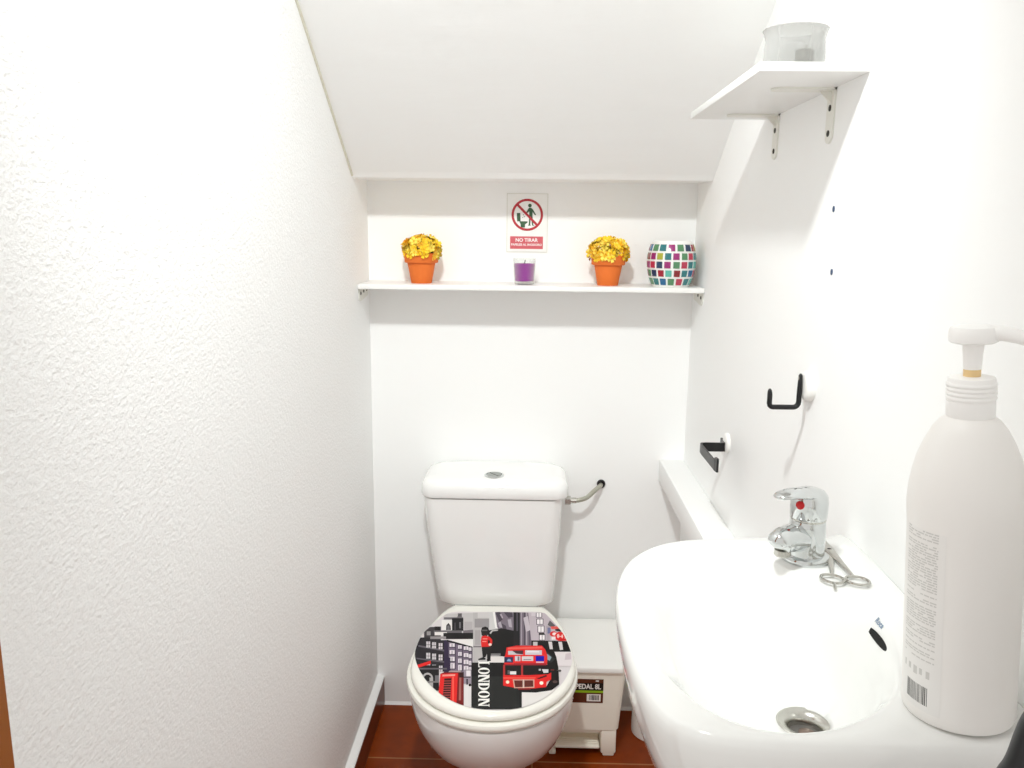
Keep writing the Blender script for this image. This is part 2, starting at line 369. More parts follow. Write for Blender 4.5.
# ------------------------------------------------------------------ the two black hooks
def dome(p, r, h):
    g = G(); g.lathe([(r, 0), (r, h*.45), (r*.93, h*.75), (r*.75, h*.95), (r*.4, h), (.0, h)], n=36, cap1=False)
    g.v = [Vector((XR-q.z, p[0]+q.x, p[1]+q.y)) for q in g.v]; return g
hy, hz = 1.200, 1.132
t = thing('wall_hook', 'black upright J hook on round white disc, nearer the tap', 'hook', (XR, hy, hz), 'black hooks on white discs')
obj('disc', dome((hy, hz), .0230, .0125), M_whiteplastic, t)
R_ = .008
path = [(.403, hy, 1.151), (.403, hy, 1.148), (.403, hy, 1.125)] + [(.403-R_+R_*math.cos(a), hy, 1.1075-R_*math.sin(a)) for a in (0, .4, .8, 1.2, 1.57)] + \
       [(.38, hy, 1.0995)] + [(.3655+.0055*math.cos(a)-.0005, hy, 1.105+.0055*math.sin(a)) for a in (-1.57, -2.0, -2.5, -3.14)] + [(.3595, hy, 1.119), (.3590, hy, 1.125), (.3588, hy, 1.1275)]
rads = [(.0016, .0012), (.0034, .0030)] + [(.0046, .0038)]*(len(path)-4) + [(.0036, .003), (.0014, .0012)]
g = G(); g.tube(path, rads, 14, flat=(0, 1, 0)); ho = obj('hook', g, M_black, t)
g = G(); g.lathe([(.0022, 0), (.0022, .0012), (.001, .0016)], n=14); g.v = [Vector((.4012-q.z, hy+q.x, 1.1435+q.y*1.6)) for q in g.v]; obj('screw_or_hole', g, M_steel, ho)
hy, hz = 1.668, .9165
t = thing('wall_hook', 'black flat angled hook on round white disc above the boxed pipe', 'hook', (XR, hy, hz), 'black hooks on white discs')
obj('disc', dome((hy, hz+.003), .0215, .0085), M_whiteplastic, t)
g = G()
def band(pts, z0, z1, th):
    """flat strip standing on edge along pts (x, y)"""
    pts = [Vector((*p, 0)) for p in pts]; rings = []
    for i, p in enumerate(pts):
        a = (pts[i]-pts[max(i-1, 0)]); b = (pts[min(i+1, len(pts)-1)]-pts[i]); tt = (a.normalized()+b.normalized()).normalized(); nn = Vector((-tt.y, tt.x, 0))
        zz0, zz1 = (z0, z1)
        rings.append([p+nn*th+Vector((0, 0, zz0)), p-nn*th+Vector((0, 0, zz0)), p-nn*th+Vector((0, 0, zz1)), p+nn*th+Vector((0, 0, zz1))])
    return rings
bx = .3585
g.loft(band([(.413, 1.702), (.413, 1.668), (.411, 1.661), (.403, 1.659), (.372, 1.659), (bx+.004, 1.657), (bx+.0005, 1.651), (bx, 1.63), (bx+.0015, 1.535), (bx+.0015, 1.520)], .9035, .9225, .0019))
bm_tip = [(bx+.0015, 1.520), (bx+.0025, 1.512), (bx+.003, 1.506)]
g.loft(band(bm_tip, .9035, .930, .0022))
obj('hook', g, M_black, t, angle=30)

# ------------------------------------------------------------------ toilet
TX = -.075
T = thing('toilet', 'white toilet with picture printed lid against the back wall', 'toilet', (TX, 1.80, 0))
def egg(a, yf, yc, yr, z, n=64, p=2.0, cut=None, cx=TX):
    out = []
    for k in range(n):
        th = 2*PI*k/n; c, s = math.cos(th), math.sin(th)
        x = a*math.copysign(abs(c)**(2/p), c); b = (yr-yc) if s > 0 else (yc-yf)
        y = yc + b*math.copysign(abs(s)**(2/p), s)
        if cut and y > cut: y = cut
        out.append(Vector((cx+x, y, z)))
    return out
bowl = [egg(.080, 1.790, 1.90, 2.06, 0, p=2.4), egg(.078, 1.795, 1.90, 2.06, .012, p=2.4), egg(.070, 1.800, 1.89, 2.06, .03, p=2.4), egg(.080, 1.765, 1.87, 2.05, .08, p=2.3), egg(.108, 1.690, 1.81, 2.02, .13, p=2.2),
        egg(.139, 1.590, 1.765, 1.98, .18, p=2.1), egg(.162, 1.525, 1.725, 1.96, .23), egg(.176, 1.487, 1.70, 1.96, .28), egg(.183, 1.472, 1.685, 1.965, .32),
        egg(.185, 1.466, 1.680, 1.97, .350), egg(.185, 1.466, 1.680, 1.97, .360), egg(.179, 1.476, 1.680, 1.965, .3645)]
g = G(); g.loft(bowl)
g.loft([rrect(w, d, .03, 6, TX-.006, yc, z) for w, d, yc, z in ((.16, .24, 1.995, .16), (.20, .26, 1.99, .28), (.22, .262, 1.992, .35), (.22, .262, 1.992, .382), (.214, .256, 1.992, .3875))])
obj('bowl', g, M_ceramic, T)
# seat ring and lid
so = lambda k, z: egg(.1925*k, 1.680-.219*k, 1.680, 1.680+.366*k, z, cut=1.945)
si = lambda k, z: egg(.115*k, 1.685-.145*k, 1.685, 1.685+.16*k, z)
g = G(); rings = [so(.975, .3660), so(.992, .3672), so(1., .3710), so(1., .3755), so(.992, .3800), so(.972, .3818), si(1.03, .3815), si(1., .379), si(1., .369), si(1.04, .3660)]
g.loft(rings+[rings[0]], False, False); obj('seat', g, M_seat, T)
lo = lambda k, z: egg(.1850*k, 1.678-.207*k, 1.678, 1.678+.372*k, z, cut=1.678+.279*k**.5, cx=TX+.002)
g = G(); g.loft([lo(.955, .3842), lo(.985, .3848), lo(.998, .3875), lo(1., .3910), lo(.994, .3952), lo(.978, .3985), lo(.955, .3998), lo(.90, .4002)])
LID = obj('lid', g, M_seat, T)
for x in (TX-.075, TX+.062):                 # hinges behind the lid
    g = G(); g.box((x-.016, 1.938, .372), (x+.016, 1.958, .389), bev=.004); obj('hinge', g, M_seat, T)
# cistern
CX = -.0845
g = G(); g.loft([rrect(w, d, r, 8, CX+.003-.009*(z-.39)/.29, 2.1265-d/2, z) for w, d, r, z in ((.262, .135, .03, .3880), (.289, .152, .035, .3905), (.302, .160, .036, .400), (.310, .163, .036, .44), (.342, .172, .038, .59), (.355, .176, .038, .680), (.355, .176, .038, .6865))])
obj('cistern', g, M_ceramic, T)
g = G(); g.loft([rrect(w+.003, d, r, 8, CX-.0015, 2.1295-(d/2), z) for w, d, r, z in ((.356, .178, .038, .6890), (.369, .184, .040, .6910), (.372, .186, .042, .6955), (.372, .186, .042, .713), (.367, .183, .042, .723), (.355, .176, .042, .7305), (.335, .166, .040, .7345), (.30, .15, .035, .736), (.18, .10, .03, .737))])
CL = obj('cistern_lid', g, M_ceramic, T)
bx_, by_ = -.0885, 2.0
g = G(); g.lathe([(.0255, 0), (.0255, .0025), (.0235, .0042), (.0205, .0042), (.0200, .002), (.0, .002)], (bx_, by_, .7355), 40, cap1=False); fb = obj('flush_button', g, M_chrome, CL)
g = G()
def half(a0, a1, r, off, z0, z1):
    p = [(bx_+off[0], by_+off[1])] if False else []
    p = [(bx_+off[0]+r*math.cos(a0+(a1-a0)*k/20), by_+off[1]+r*math.sin(a0+(a1-a0)*k/20)) for k in range(21)]
    return [Vector((x, y, z0)) for x, y in p], Vector((0, 0, z1-z0))
for a0, a1, off in ((-.9+.0, PI-.9, (.0008, .001)), (PI-.9, 2*PI-.9, (-.0008, -.001))):
    pl, d = half(a0, a1, .0185, off, .7375, .7395); g.prism(pl, d)
obj('push_plate', g, mat('dark_chrome', (.30, .32, .30), .15, metal=1.), CL, smooth=False)

# picture printed on the lid: flat inks on the lid's top face
PZ = .40025
INK = {}
def ink(*c):
    if c not in INK: INK[c] = len(INK)
    return INK[c]
def Q(ox, oy, s=11.378): return lambda x, y: at(ox+x/s, oy+y/s, 2, PZ)
q1, q2, q3, q4, z1 = Q(410, 605), Q(490, 605), Q(410, 655), Q(490, 655), Q(400, 590, 3.938)
edge = [z1(*p) for p in ((203, 88), (330, 86), (450, 86), (556, 88), (600, 122), (640, 170), (666, 225), (678, 272), (668, 315), (640, 366), (590, 412), (540, 442), (480, 464), (400, 474), (320, 470), (250, 456), (180, 424), (120, 376), (80, 322), (59, 262), (68, 215), (95, 165), (145, 122))]
edge = crom(edge, 5)
def clip(poly):
    area = sum(edge[i].x*edge[(i+1) % len(edge)].y-edge[(i+1) % len(edge)].x*edge[i].y for i in range(len(edge))); sg = 1 if area > 0 else -1
    for i in range(len(edge)):
        a, b = edge[i], edge[(i+1) % len(edge)]; out = []
        ins = lambda p: sg*((b.x-a.x)*(p.y-a.y)-(b.y-a.y)*(p.x-a.x)) >= -1e-9
        for j in range(len(poly)):
            p, q = poly[j], poly[(j+1) % len(poly)]; ip, iq = ins(p), ins(q)
            if ip: out.append(p)
            if ip != iq:
                d = (b.x-a.x)*(q.y-p.y)-(b.y-a.y)*(q.x-p.x)
                if abs(d) > 1e-14:
                    tt = ((b.x-a.x)*(a.y-p.y)-(b.y-a.y)*(a.x-p.x))/d; out.append(p+(q-p)*tt)
        poly = out
        if len(poly) < 3: return []
    return poly
art = G(); layer = [0]
def A(q, pts, col, do_clip=True):
    p = [q(*x) for x in pts]
    if do_clip: p = clip(p)
    if len(p) < 3: return
    layer[0] += 1; z = PZ+.000006*layer[0]
    art.add([Vector((w.x, w.y, z)) for w in p], [tuple(range(len(p)))], ink(*col))
def R(q, x0, y0, x1, y1, col, sk=0): A(q, [(x0, y0), (x1, y0+sk), (x1, y1+sk), (x0, y1)], col)
def E(q, x, y, rx, ry, col, n=20): A(q, [(x+rx*math.cos(2*PI*k/n), y+ry*math.sin(2*PI*k/n)) for k in range(n)], col)
K, DK, GR, LG, WH, PU, PG, RD, DR, BL = (6, 6, 7), (30, 28, 32), (110, 106, 110), (196, 192, 192), (232, 228, 226), (46, 34, 62), (112, 98, 118), (222, 34, 32), (112, 18, 20), (0, 10, 170)
art.add([Vector((w.x, w.y, PZ)) for w in edge], [tuple(range(len(edge)))], ink(214, 208, 210))
# top left: abbey towers
R(q1, 380, 60, 720, 390, LG); R(q1, 360, 170, 480, 285, WH); R(q1, 385, 140, 605, 165, GR)
A(q1, [(410, 285), (412, 235), (437, 203), (462, 235), (466, 285)], (56, 52, 56)); R(q1, 425, 235, 450, 285, GR)
R(q1, 478, 150, 607, 295, (22, 20, 24)); R(q1, 560, 195, 578, 265, GR); R(q1, 505, 200, 520, 285, (70, 66, 70)); A(q1, [(530, 150), (565, 82), (600, 150)], GR); R(q1, 545, 85, 590, 130, (88, 84, 88))
R(q1, 620, 190, 710, 280, (180, 174, 176)); A(q1, [(605, 290), (720, 280), (720, 330), (605, 335)], (120, 112, 118))
R(q1, 160, 250, 350, 400, (58, 54, 58)); R(q1, 280, 245, 352, 292, (26, 24, 26)); R(q1, 190, 300, 235, 345, (150, 146, 146))
R(q1, 270, 290, 590, 322, (104, 100, 104)); R(q1, 280, 308, 420, 345, WH); R(q1, 380, 318, 722, 388, (14, 13, 15)); R(q1, 230, 358, 410, 386, (150, 144, 146)); R(q1, 60, 370, 230, 430, (34, 32, 36))
# left: terrace
A(q1, [(40, 430), (110, 400), (430, 400), (430, 760), (40, 760)], (36, 32, 38))
A(q1, [(95, 455), (420, 515), (420, 535), (95, 475)], (98, 92, 100)); A(q1, [(75, 600), (420, 645), (420, 662), (75, 615)], (98, 92, 100))
for dx, w in ((185, 45), (252, 44), (326, 44)):
    k = (dx-185)*.14
    for y0, y1 in ((415, 485), (545, 612), (672, 740)):
        R(q1, dx, y0+k, dx+w, y1+k, (206, 200, 204)); R(q1, dx+w*.45, y0+k, dx+w*.55, y1+k, (70, 66, 72)); R(q1, dx, (y0+y1)/2+k, dx+w, (y0+y1)/2+k+6, (70, 66, 72))
R(q1, 388, 400, 442, 800, PU)
A(q1, [(440, 395), (720, 388), (720, 480)], WH)
A(q1, [(440, 410), (710, 490), (710, 790), (440, 790)], PG); A(q1, [(420, 396), (712, 476), (712, 496), (420, 416)], (14, 12, 16))
for dx, w in ((450, 58), (548, 40), (612, 52), (668, 30)):
    k = (dx-450)*.22
    for y0, y1 in ((438, 478), (515, 560), (590, 640), (662, 725)):
        R(q1, dx, y0+k, dx+w, y1+k, (222, 214, 220)); R(q1, dx+w*.42, y0+k+8, dx+w*.55, y1+k, (84, 72, 90)); R(q1, dx-4, y1+k, dx+w+8, y1+k+9, (42, 34, 48))
    R(q1, dx+w+4, 440+k, dx+w+14, 730+k, (72, 60, 78))
R(q1, 440, 600, 460, 790, PU)
# red banner, lower left
R(q3, 40, 120, 330, 430, (22, 20, 22)); R(q3, 60, 150, 420, 168, (96, 90, 98))
for cx0, rx in ((200, 62), (110, 45)):
    E(q3, cx0, 270, rx, 66, (176, 172, 172)); E(q3, cx0, 276, rx-17, 50, (24, 22, 24))
R(q3, 222, 260, 262, 400, (170, 166, 166)); R(q3, 285, 235, 330, 300, GR); R(q3, 100, 300, 330, 318, (120, 116, 116)); R(q3, 140, 330, 175, 360, (20, 18, 20)); R(q3, 260, 410, 330, 430, LG)
A(q1, [(66, 690), (235, 636), (238, 672), (86, 720)], RD)
# right terrace base and pavement
R(q3, 610, 170, 700, 330, (150, 140, 152)); R(q3, 640, 180, 690, 245, (226, 220, 224)); R(q3, 610, 250, 690, 262, (50, 44, 54)); R(q3, 640, 275, 660, 340, (60, 54, 64)); R(q3, 605, 345, 706, 640, (220, 216, 216)); E(q3, 682, 345, 16, 16, K)
# telephone box
A(q3, [(345, 218), (390, 198), (545, 196), (612, 225), (612, 575), (525, 578), (320, 470)], DR)
A(q3, [(346, 218), (545, 208), (528, 572), (322, 465)], RD); A(q3, [(370, 228), (515, 222), (512, 242), (368, 248)], (238, 150, 140)); A(q3, [(435, 198), (450, 182), (570, 182), (590, 200)], (170, 150, 150))
A(q3, [(390, 272), (472, 266), (458, 512), (372, 490)], (52, 14, 16))
for k in range(8):
    y = 296+k*27; A(q3, [(386-k*2, y), (470-k*1.6, y-2), (470-k*1.6, y+5), (386-k*2, y+7)], (196, 84, 80))
R(q3, 480, 250, 500, 545, (238, 84, 70)); A(q3, [(560, 250), (585, 255), (580, 520), (555, 520)], (156, 92, 86)); R(q3, 560, 200, 612, 260, (44, 12, 14))
# guard panel
R(q1, 718, 62, 1040, 660, (186, 182, 182)); R(q1, 735, 160, 1000, 260, (150, 146, 148)); R(q1, 770, 60, 940, 150, (206, 202, 202)); R(q1, 740, 290, 800, 460, (168, 162, 164)); R(q1, 720, 470, 810, 486, (120, 114, 118))
R(q2, -10, 62, 60, 440, (206, 204, 204)); A(q2, [(28, 70), (52, 70), (88, 270), (60, 270)], (238, 236, 234))
A(q2, [(55, 62), (278, 62), (290, 460), (190, 460), (80, 250)], (122, 112, 124))
for p in ([(60, 90), (110, 80), (150, 160), (110, 200)], [(130, 210), (180, 240), (200, 330), (160, 320)], [(190, 290), (240, 330), (250, 410), (200, 400)], [(150, 80), (250, 70), (260, 140), (210, 150)]): A(q2, p, (70, 62, 74))
for p in ([(90, 210), (120, 190), (140, 260), (110, 260)], [(200, 170), (240, 165), (250, 260), (215, 250)], [(110, 110), (130, 105), (150, 150), (140, 160)]): A(q2, p, (176, 168, 178))
A(q2, [(208, 448), (300, 440), (300, 480), (210, 480)], (222, 216, 218)); R(q2, 205, 370, 275, 440, (88, 80, 90))
A(q1, [(905, 300), (1040, 268), (1200, 300), (1200, 600), (905, 566)], K)
A(q2, [(-20, 292), (60, 282), (130, 300), (175, 380), (205, 480), (205, 600), (-20, 560)], K); A(q1, [(905, 322), (930, 292), (1000, 284), (1000, 296), (940, 304), (918, 335)], LG); R(q2, -10, 556, 120, 580, (120, 116, 118))
A(q1, [(905, 592), (1200, 592), (1200, 660), (905, 660)], (226, 220, 218)); R(q2, -10, 592, 165, 664, (222, 216, 214))
A(q1, [(808, 300), (818, 262), (855, 248), (890, 262), (902, 300), (895, 345), (815, 348)], K); R(q1, 822, 318, 878, 362, (34, 22, 22)); R(q1, 820, 285, 880, 300, (96, 90, 90))
A(q1, [(815, 360), (855, 352), (905, 366), (935, 400), (936, 440), (900, 482), (812, 482), (806, 420)], RD); E(q1, 912, 455, 18, 15, (238, 210, 200)); A(q1, [(888, 400), (910, 410), (905, 440), (886, 446)], K); R(q1, 826, 385, 880, 394, (244, 150, 140)); R(q1, 822, 415, 870, 424, (244, 150, 140))
A(q1, [(815, 482), (925, 478), (915, 635), (880, 640), (875, 560), (858, 600), (828, 605)], (16, 14, 16)); A(q1, [(775, 618), (830, 598), (862, 612), (858, 628), (780, 632)], K); A(q1, [(872, 622), (912, 610), (920, 640), (880, 648)], K)
# street on the right
R(q2, 268, 62, 345, 470, (20, 18, 22)); R(q2, 300, 90, 318, 300, (76, 70, 80)); R(q2, 340, 62, 470, 470, (116, 104, 116))
for x0, c in ((350, (160, 150, 160)), (385, (70, 62, 74)), (410, (170, 160, 168)), (445, (88, 78, 92))): R(q2, x0, 70, x0+14, 460, c)
A(q2, [(380, 150), (430, 130), (460, 290), (410, 310)], (196, 186, 194))
A(q2, [(432, 62), (760, 62), (900, 420), (470, 420)], (190, 178, 186)); R(q2, 470, 95, 520, 130, (206, 196, 202)); R(q2, 640, 240, 680, 420, (170, 160, 168))
for x0, y0, x1, y1 in ((530, 95, 585, 142), (535, 168, 600, 222), (548, 248, 612, 312), (565, 345, 622, 402)):
    R(q2, x0-8, y0-8, x1+8, y1+6, (74, 66, 78)); R(q2, x0, y0, x1, y1, (238, 232, 234)); R(q2, (x0+x1)/2-4, y0, (x0+x1)/2+4, y1, (150, 140, 150))
R(q2, 555, 322, 620, 346, (24, 22, 26))
A(q2, [(655, 230), (680, 180), (745, 240), (700, 262)], (92, 88, 92)); A(q2, [(735, 260), (800, 280), (810, 310), (745, 300)], (40, 36, 40)); R(q2, 655, 262, 690, 330, (110, 112, 150))
A(q2, [(690, 250), (770, 248), (785, 275), (700, 282)], (226, 90, 84)); E(q2, 722, 335, 42, 32, (214, 48, 46)); E(q2, 735, 335, 26, 17, (240, 226, 224)); E(q2, 795, 362, 58, 52, RD); E(q2, 775, 358, 14, 24, (240, 200, 196)); E(q2, 822, 362, 9, 22, (240, 200, 196)); R(q2, 770, 358, 830, 366, (240, 200, 196)); A(q2, [(800, 390), (865, 385), (880, 412), (800, 415)], (206, 30, 34)); R(q2, 700, 365, 745, 400, (236, 226, 226))
A(q2, [(470, 408), (960, 418), (960, 545), (640, 545), (470, 470)], (12, 11, 13)); R(q2, 490, 425, 540, 475, LG); A(q2, [(662, 422), (704, 422), (716, 512), (682, 516)], (214, 208, 210)); A(q2, [(776, 424), (818, 424), (832, 515), (795, 518)], (214, 208, 210)); R(q2, 660, 538, 960, 700, (224, 216, 218)); A(q2, [(860, 560), (920, 550), (925, 625), (850, 630)], (204, 190, 196))
# black panel with the word, then the bus over it
R(q3, 698, 92, 1300, 622, (32, 33, 32)); R(q3, 698, 92, 1300, 250, (12, 12, 12))
R(q4, 356, 395, 900, 640, (226, 222, 220)); R(q4, 300, 60, 362, 612, (26, 27, 26))
A(q4, [(638, 60), (660, -60), (720, -60), (755, 30), (778, 150), (788, 340), (700, 408), (520, 434), (340, 430), (330, 390), (500, 380), (640, 365), (690, 280)], (16, 13, 14))
A(q2, [(612, 515), (660, 545), (740, 620), (700, 660), (650, 660)], (44, 44, 46)); A(q2, [(650, 560), (700, 600), (680, 640), (655, 630)], (140, 160, 170))
A(q2, [(178, 560), (188, 490), (300, 468), (590, 468), (628, 510), (655, 590), (648, 690), (160, 690), (165, 600)], RD); A(q2, [(205, 490), (590, 478), (600, 500), (200, 512)], (236, 90, 80))
R(q2, 206, 528, 376, 572, (196, 190, 196)); A(q2, [(250, 525), (376, 522), (376, 568), (300, 560)], (66, 40, 48)); R(q2, 400, 520, 590, 574, (206, 198, 206)); R(q2, 420, 530, 560, 545, (232, 226, 230))
R(q2, 162, 598, 262, 662, (34, 42, 78)); A(q2, [(190, 645), (205, 620), (230, 620), (245, 650)], (130, 160, 200))
R(q2, 284, 588, 346, 644, (210, 202, 210)); R(q2, 314, 592, 334, 640, (120, 110, 118)); R(q2, 362, 590, 492, 642, (212, 206, 208)); R(q2, 380, 622, 470, 632, (140, 130, 136)); R(q2, 520, 586, 616, 646, BL); R(q2, 525, 650, 612, 664, (212, 190, 206))
R(q2, 270, 668, 640, 690, (170, 30, 44))
A(q4, [(150, 120), (690, 116), (692, 240), (150, 240)], (18, 12, 13)); R(q4, 150, 118, 172, 240, (178, 44, 44)); R(q4, 354, 118, 376, 240, (178, 44, 44)); R(q4, 160, 112, 640, 124, (150, 28, 36))
R(q4, 228, 192, 298, 228, (226, 222, 222)); R(q4, 200, 180, 226, 220, (96, 90, 94)); A(q4, [(590, 168), (664, 170), (664, 208), (610, 212)], (210, 210, 214)); R(q4, 555, 165, 578, 185, (190, 188, 190))
A(q4, [(150, 236), (440, 236), (660, 226), (696, 206), (696, 285), (645, 312), (640, 372), (500, 388), (330, 388), (150, 356)], RD); A(q4, [(530, 275), (640, 232), (650, 250), (560, 280)], (60, 10, 14)); A(q4, [(150, 262), (520, 262), (515, 274), (150, 276)], (238, 84, 70))
A(q4, [(258, 285), (505, 285), (505, 380), (275, 385)], (204, 158, 144)); A(q4, [(274, 297), (490, 296), (492, 368), (286, 374)], (92, 34, 28)); R(q4, 372, 286, 390, 382, (214, 190, 180)); R(q4, 320, 384, 460, 402, (130, 24, 26))
E(q4, 200, 315, 20, 19, (246, 226, 200)); E(q4, 585, 326, 22, 20, (250, 240, 220)); E(q4, 795, 186, 16, 14, (90, 84, 84)); R(q4, 760, 176, 790, 184, (90, 84, 84)); E(q4, 740, 312, 28, 16, (80, 62, 60)); R(q4, 690, 170, 730, 184, (110, 40, 40))
# LONDON, reading downwards: letter x -> down the lid, letter height -> to the right
def letters():
    S = []
    def N_(o, w):
        S.append([(o, 0), (o+.34*w, 0), (o+.34*w, .07), (o+.22*w, .07), (o+.22*w, .93), (o, .93)]); S.append([(o-.06*w, .93), (o+.3*w, .93), (o+.3*w, 1), (o-.06*w, 1)])
        S.append([(o+.06*w, 1), (o+.38*w, 1), (o+.98*w, 0), (o+.72*w, 0)]); S.append([(o+.80*w, .07), (o+.93*w, .07), (o+.93*w, .93), (o+.80*w, .93)]); S.append([(o+.68*w, .93), (o+1.05*w, .93), (o+1.05*w, 1), (o+.68*w, 1)])
    def O_(o, w):
        n = 24; cx0 = o+w/2
        ou = [(cx0+.5*w*math.cos(2*PI*k/n), .5+.52*math.sin(2*PI*k/n)) for k in range(n)]; inn = [(cx0+.20*w*math.cos(2*PI*k/n), .5+.45*math.sin(2*PI*k/n)) for k in range(n)]
        for k in range(n): j = (k+1) % n; S.append([ou[k], ou[j], inn[j], inn[k]])
    def D_(o, w):
        S.append([(o, 0), (o+.34*w, 0), (o+.34*w, 1), (o, 1)]); n = 12
        ou = [(o+.34*w+.66*w*math.cos(-PI/2+PI*k/n), .5+.5*math.sin(-PI/2+PI*k/n)) for k in range(n+1)]; inn = [(o+.34*w+.36*w*math.cos(-PI/2+PI*k/n), .5+.43*math.sin(-PI/2+PI*k/n)) for k in range(n+1)]
        for k in range(n): S.append([ou[k], ou[k+1], inn[k+1], inn[k]])
    def L_(o, w):
        S.append([(o+.1*w, 0), (o+.42*w, 0), (o+.42*w, 1), (o+.1*w, 1)]); S.append([(o, .93), (o+.55*w, .93), (o+.55*w, 1), (o, 1)]); S.append([(o, 0), (o+w, 0), (o+w, .3), (o+.93*w, .12), (o+.7*w, .07), (o, .07)])
    L_(76, 70); O_(150, 78); N_(236, 82); D_(328, 80); O_(414, 84); N_(508, 86)
    return S
for p in letters(): A(q3, [(778+126*b, a) for a, b in p], (240, 238, 234))
inv = sorted(INK, key=lambda c: INK[c])
M_inks = [mat('lid_ink_%d_%d_%d' % c, srgb(*c), .3, spec=.12) for c in inv]
obj('picture_print', art, M_inks, LID, smooth=False)

# ------------------------------------------------------------------ water supply hose
e = at(601, 483.5, 1, YB)
h0 = Vector((.1075, 2.062, .6520))
t = thing('supply_hose', 'short braided steel water hose from cistern to black wall fitting', 'hose', (e.x, YB, e.z))
pts = crom([h0, h0+Vector((.022, 0, 0)), h0+Vector((.048, .010, .005)), h0+Vector((.070, .030, .018)), Vector((e.x-.004, YB-.016, e.z-.002)), Vector((e.x, YB-.002, e.z))], 8, closed=False)
g = G(); g.tube(pts, .0062, 14); obj('hose', g, M_braid, t)
g = G(); g.tube([h0+Vector((-.010, 0, 0)), h0+Vector((.005, 0, 0))], .0125, 6); g.tube([h0+Vector((.004, 0, 0)), h0+Vector((.02, 0, 0))], .0078, 14); obj('nut', g, M_steel, t, smooth=False)
g = G(); g.lathe([(.0115, 0), (.0115, .006), (.009, .009), (.0, .009)], n=24, cap1=False); g.v = [Vector((e.x+q.x, YB-q.z, e.z+q.y)) for q in g.v]; obj('wall_rosette', g, M_black, t)

MIDX = .151
# ------------------------------------------------------------------ pedal bin
BY0, BY1 = 1.915, 2.105
t = thing('pedal_bin', 'white plastic pedal bin with brown sticker beside the toilet', 'bin', (MIDX, 2.01, 0))
def tap(z):                                   # the body widens towards the top
    k = z/.25; return .175+.014*k, (BY1-BY0)+.010*k
g = G()
def bring(z, grow=0, r=.016):
    w, d = tap(z); return rrect(w+grow, d+grow, r, 5, MIDX+.014*z/.25, (BY0+BY1)/2, z)
g.loft([bring(.078), bring(.082), bring(.16), bring(.244), bring(.246, -.006)])
obj('body', g, M_cream, t)
g = G(); w, d = tap(.03)                      # plinth with an open mouth for the pedal
xl_, xr_ = MIDX-w/2, MIDX+w/2
g.box((xl_, BY0, .008), (xl_+.014, BY1, .077), bev=.004); g.box((xr_-.040, BY0, .008), (xr_, BY1, .077), bev=.005); g.box((xl_+.006, BY0+.06, .012), (xr_-.006, BY1, .077), bev=.003)
g.box((xl_+.01, BY0+.004, .066), (xr_-.02, BY1, .078), bev=.002)
g.box((xl_+.002, BY0+.004, 0), (xl_+.020, BY0+.03, .012), bev=.003); g.box((xr_-.034, BY0+.003, 0), (xr_-.004, BY0+.03, .012), bev=.003); g.box((xl_+.01, BY1-.03, 0), (xl_+.03, BY1, .014), bev=.003); g.box((xr_-.03, BY1-.03, 0), (xr_-.01, BY1, .014), bev=.003)
obj('plinth', g, M_cream, t)
g = G(); g.box((xl_+.016, BY0+.004, .018), (xr_-.042, BY0+.062, .027), bev=.004, seg=3)
for k in range(4): g.box((xl_+.022, BY0+.010+k*.009, .026), (xr_-.048, BY0+.014+k*.009, .0285), bev=.001)
obj('pedal', g, M_cream, t)
g = G(); rings = []
for s_, zf, zb in ((1.0, .2465, .272), (1.03, .2475, .275), (1.035, .254, .283), (1.02, .259, .288), (.96, .262, .290), (.80, .264, .2905)):
    w, d = .190*s_, .208*s_
    base = rrect(w, d, .022, 6, MIDX+.013, 2.008, 0)
    rings.append([Vector((p.x, p.y, zf+(zb-zf)*min(1, max(0, (p.y-1.905)/.2)))) for p in base])
g.loft(rings); obj('lid', g, M_whiteplastic, t)
# sticker
SKY = lambda z: (BY0+BY1)/2-tap(z)[1]/2-.0006
M_brown = mat('sticker_brown', srgb(92, 46, 26), .4); M_sblack = mat('sticker_black', (.006, .006, .006), .35); M_sgr = mat('sticker_lime', srgb(150, 190, 40), .4); M_swhite = mat('sticker_white', (.85, .83, .80), .4)
g = G()
def stick(x0, x1, z0, z1, k, mi): g.add([(x0, SKY(z0)-.00012*k, z0), (x1, SKY(z0)-.00012*k, z0), (x1, SKY(z1)-.00012*k, z1), (x0, SKY(z1)-.00012*k, z1)], [(0, 1, 2, 3)], mi)
a_, b_ = at(604, 679, 1, BY0-.003), at(602.5, 703, 1, BY0-.003)
x1_, zt_, zb_ = a_.x-.001, a_.z, b_.z; x0_ = x1_-.112; hh = zt_-zb_
stick(x0_, x1_, zb_, zt_, 0, 0); stick(x0_, x1_, zb_+hh*.52, zb_+hh*.84, 1, 1); stick(x0_, x1_, zb_+hh*.43, zb_+hh*.52, 1, 2)
stick(x1_-.042, x1_-.006, zb_+hh*.07, zb_+hh*.37, 1, 3)
rr_ = random.Random(2); xx = x1_-.036
while xx < x1_-.012:
    wd = rr_.choice((.0008, .0012, .002)); stick(xx, xx+wd, zb_+hh*.12, zb_+hh*.33, 2, 1); xx += wd+rr_.choice((.0008, .0014))
stick(x1_-.020, x1_-.012, zb_+hh*.90, zb_+hh*.955, 2, 3); stick(x0_+.03, x0_+.036, zb_+hh*.15, zb_+hh*.22, 2, 3)
v, f = text_geo('PEDAL 8L', .0195, 1.0, .0006); zc = zb_+hh*.68; g.add(place(v, (x1_-.039, SKY(zc)-.0004, zc), (.8, 0, 0), (0, 0, 1)), f, 3)
obj('sticker', g, [M_brown, M_sblack, M_sgr, M_swhite], t, smooth=False)

